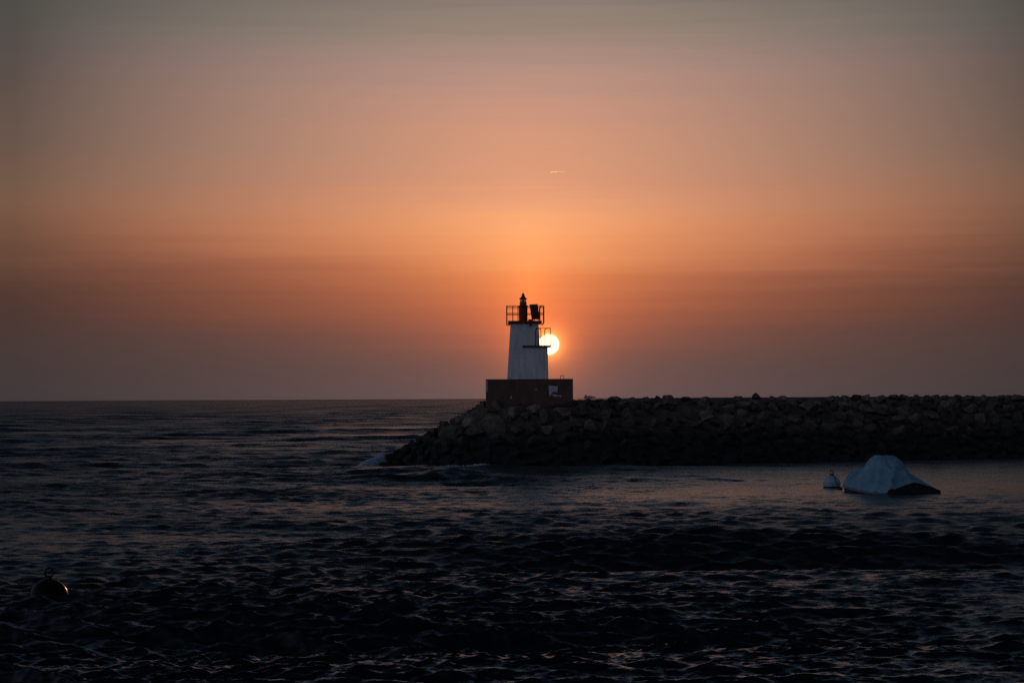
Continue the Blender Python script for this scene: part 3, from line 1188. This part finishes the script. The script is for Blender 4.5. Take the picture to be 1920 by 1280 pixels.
# hull: sides down to below the water and a transom under the cover's stern edge
bm = bmesh.new()
rows = []
for i in range(37):
    tt = i / 36
    e = interp(tt, E_)
    row = []
    for v, z, k in ((-1, e - .03, .985), (-1, .05, .97), (-.85, -.25, .9), (0, -.4, 1), (.85, -.25, .9), (1, .05, .97), (1, e - .03, .985)):
        row.append(bm.verts.new(boat_pt(tt, v, z, k) + hx * (.10 if i == 36 and abs(v) < .9 else 0)))
    rows.append(row)
for A, B in zip(rows[:-1], rows[1:]):
    for k in range(6):
        bm.faces.new((A[k], A[k + 1], B[k + 1], B[k]))
bm.faces.new(rows[-1])
# transom outline follows the cover
top = [bm.verts.new(boat_pt(0, v, cover_z(0, v) - .03, .985) + hx * .03) for v in np.linspace(-.97, .97, 15)]
bm.faces.new([rows[0][k] for k in range(7)] + top[::-1])
hull = obj("hull", bm, M_black, boat)
for s in (-1, 1):
    bm = bmesh.new()
    tube(bm, [boat_pt(t_, s, interp(t_, E_) - .12, 1.02) for t_ in np.linspace(0, 1, 30)], .022, 6)
    obj("cover_cord", bm, M_ropel, cover)
bm = bmesh.new()
hp = [(.02, .50), (.07, .49), (.11, .45), (.13, .40), (.16, .36)]
tube(bm, [ST + sxv * (u + .02) + hx * -.03 + Vector((0, 0, z - .02)) for u, z in hp], .013, 6)
obj("grab_handle", bm, M_metal, hull)

# ------------------------------------------------------------------ buoys
def buoy(name, label, c, r, mat, squash=1.0):
    c = Vector(c)
    root = thing(name, label, "buoy", tuple(c), "mooring buoys")
    bm = bmesh.new()
    prof = []
    for k in range(17):
        a = -math.pi / 2 + math.pi * k / 16
        prof.append((max(0, r * math.cos(a)) if 0 < k < 16 else 0, r * squash * math.sin(a)))
    lathe(bm, c, prof, 36)
    b = obj("float", bm, mat, root, True)
    bm = bmesh.new()
    zz = [-.5, -.42, -.34, -.27]
    lathe(bm, c, [(r * math.sqrt(1 - q * q) + .004, r * squash * q) for q in zz], 36)
    obj("slime_band", bm, M_slime, b)
    bm = bmesh.new()
    lathe(bm, c + Vector((0, 0, r * squash * .985)), [(.09, 0), (.075, .03), (.045, .04), (.04, .07), (0, .07)], 16)
    cap = obj("cap", bm, M_black, root)
    bm = bmesh.new()
    rc = c + Vector((0, 0, r * squash + .13))
    tube(bm, [rc + Vector((.085 * math.cos(a), .03 * math.cos(a), .11 * math.sin(a))) for a in np.linspace(0, 2 * math.pi, 20)[:-1]], .022, 7, closed=True)
    obj("ring", bm, M_black, root, True)
    return rc


BC = (at(1559.5, 900, 116).x, 116.0, .14)
rc = buoy("mooring_buoy", "pale round mooring buoy roped to the covered boat", BC, .44, M_buoy)
rc2 = buoy("mooring_buoy", "dark round buoy with a ring on top, alone in the water at lower left", (at(92, 1110, 51.9).x, 51.9, .05 + .5 * sea_z(at(92, 1110, 51.9).x, 51.9)), .43, M_buoyo)

# rope from the buoy's ring to the boat's bow
bowp = boat_pt(.93, -1.0, .26)
pts = []
p0 = rc + Vector((.08, 0, -.06))
for k in range(17):
    u = k / 16
    p = p0.lerp(bowp, u)
    p.z -= .34 * math.sin(math.pi * u) ** 1.1
    pts.append(p)
rope = thing("mooring_rope", "dark sagging rope between the pale mooring buoy and the boat's bow", "rope", tuple(p0))
bm = bmesh.new()
tube(bm, pts, .022, 7)
obj("line", bm, M_rope, rope, True)
bm = bmesh.new()
q = pts[10]
lathe(bm, (q.x, q.y, q.z - .07), [(0, -.05), (.12, -.03), (.17, .03), (.12, .1), (.04, .13), (0, .13)], 14)
obj("rope_float", bm, M_black, rope, True)

# ------------------------------------------------------------------ foam and spray where the swell meets the rocks
def blobs(name, pts, mat):
    bm = bmesh.new()
    for (x, y, z, r_) in pts:
        n0 = len(bm.verts)
        bmesh.ops.create_icosphere(bm, subdivisions=1, radius=r_, matrix=Matrix.Translation((x, y, z)) @ Matrix.Diagonal((random.uniform(.8, 1.5), random.uniform(.8, 1.4), random.uniform(.6, 1.1), 1)))
    return obj(name, bm, mat, None, True)


rs = random.Random(21)
pl = []
tip = at(716, 868, 156.5)
for k in range(4200):
    u = rs.random() ** .8                       # 0 at the rock, 1 out to sea
    x = tip.x + .25 - u * 1.7 + rs.gauss(0, .08)
    hmax = .88 * (1 - u ** 1.6) * (1 + .15 * math.sin(u * 9 + 1))
    z = -.05 + hmax * rs.random() ** 1.3 + abs(rs.gauss(0, .03))
    y = 156.4 + rs.gauss(0, .35) - u * .3
    pl.append((x, y, z, max(.008, rs.gauss(.017, .007) * (1.5 - .9 * z))))
for k in range(500):
    a = rs.uniform(0, 1)
    pl.append((tip.x + .2 - a * 1.0 + rs.gauss(0, .15), 156.4 + rs.gauss(0, .3), rs.uniform(.2, 1.25) * (1 - a * .6), rs.uniform(.006, .014)))
o = blobs("breaking_wave", pl, M_foam)
tag(o, "white spray of a wave breaking on the left tip of the breakwater", "wave")
pl = []
for k in range(1500):
    px = rs.uniform(808, 945)
    c = math.exp(-((px - 905) / 32) ** 2) + .5 * math.exp(-((px - 850) / 18) ** 2)
    if rs.random() > c + .05:
        continue
    p = at(px, 872, 150.6 + 1.2 * ((px - 905) / 80) ** 2)
    pl.append((p.x, p.y + rs.gauss(0, .22), .05 + abs(rs.gauss(0, .09)) * c, rs.uniform(.012, .04)))
o = blobs("sea_foam", pl, M_foam)
tag(o, "thin line of foam along the waterline of the rocks below the lighthouse", "foam", kind="stuff")

# ------------------------------------------------------------------ distant ship
SD = 7800.0
base = at(1106, 742.5, SD)
ship = thing("cargo_ship", "faint cargo ship far off on the horizon right of the lighthouse", "ship", (base.x, SD, 0))
k = SD / F
zb = 0


def sx_(px):
    return at(px, 742, SD).x


bm = bmesh.new()
pr = [(1094.5, 0), (1095, 5.2), (1114, 4.6), (1117.5, 5.6), (1116, 0)]
A = [bm.verts.new((sx_(a), SD - 5, z)) for a, z in pr]
B = [bm.verts.new((sx_(a), SD + 5, z)) for a, z in pr]
bm.faces.new(A)
bm.faces.new(B[::-1])
for i in range(5):
    j = (i + 1) % 5
    bm.faces.new((A[i], B[i], B[j], A[j]))
obj("hull", bm, M_ship, ship)
bm = bmesh.new()
box(bm, (sx_(1098.5), SD, 7.2), (8.5, 8, 4.4))
box(bm, (sx_(1098), SD, 10.2), (5.5, 7, 1.8))
obj("deckhouse", bm, M_ship, ship)
bm = bmesh.new()
box(bm, (sx_(1096.6), SD, 11.5), (1.6, 2, 1.6))
obj("funnel", bm, M_ship, ship)
bm = bmesh.new()
box(bm, (sx_(1107), SD, 6.4), (21, 8, 3.0), taper=(.9, .9))
box(bm, (sx_(1104), SD, 8.2), (6, 6, 1.4))
obj("deck_cargo", bm, M_ship, ship)

# ------------------------------------------------------------------ vapour trail
def trail():
    q = NT("vapour")
    q.t.nodes.remove(q.b)
    pv = q.n("ShaderNodeVolumePrincipled")
    pv.inputs["Color"].default_value = (.98, .98, .98, 1)
    pv.inputs["Density"].default_value = .055
    pv.inputs["Anisotropy"].default_value = .9
    q.l(pv.outputs[0], q.t.nodes["Material Output"].inputs["Volume"])
    bm = bmesh.new()
    TD = 20000.0
    a, b = at(1032, 323.2, TD), at(1060, 321.6, TD)
    n = 12
    tube(bm, [a.lerp(b, i / n) for i in range(n + 1)], 1, 8, radii=[4.8 - 3.8 * (i / n) for i in range(n + 1)])
    o = obj("contrail", bm, q.m)
    tag(o, "short bright vapour trail high in the sky above the lighthouse", "contrail")


trail()

sc.cycles.use_denoising = False
sc.cycles.caustics_reflective = False
sc.cycles.caustics_refractive = False
sc.cycles.max_bounces = 6
sc.cycles.diffuse_bounces = 3
sc.cycles.glossy_bounces = 3
sc.cycles.volume_bounces = 0
sc.cycles.sample_clamp_indirect = .08
w.cycles.sampling_method = 'MANUAL'
w.cycles.sample_map_resolution = 2048
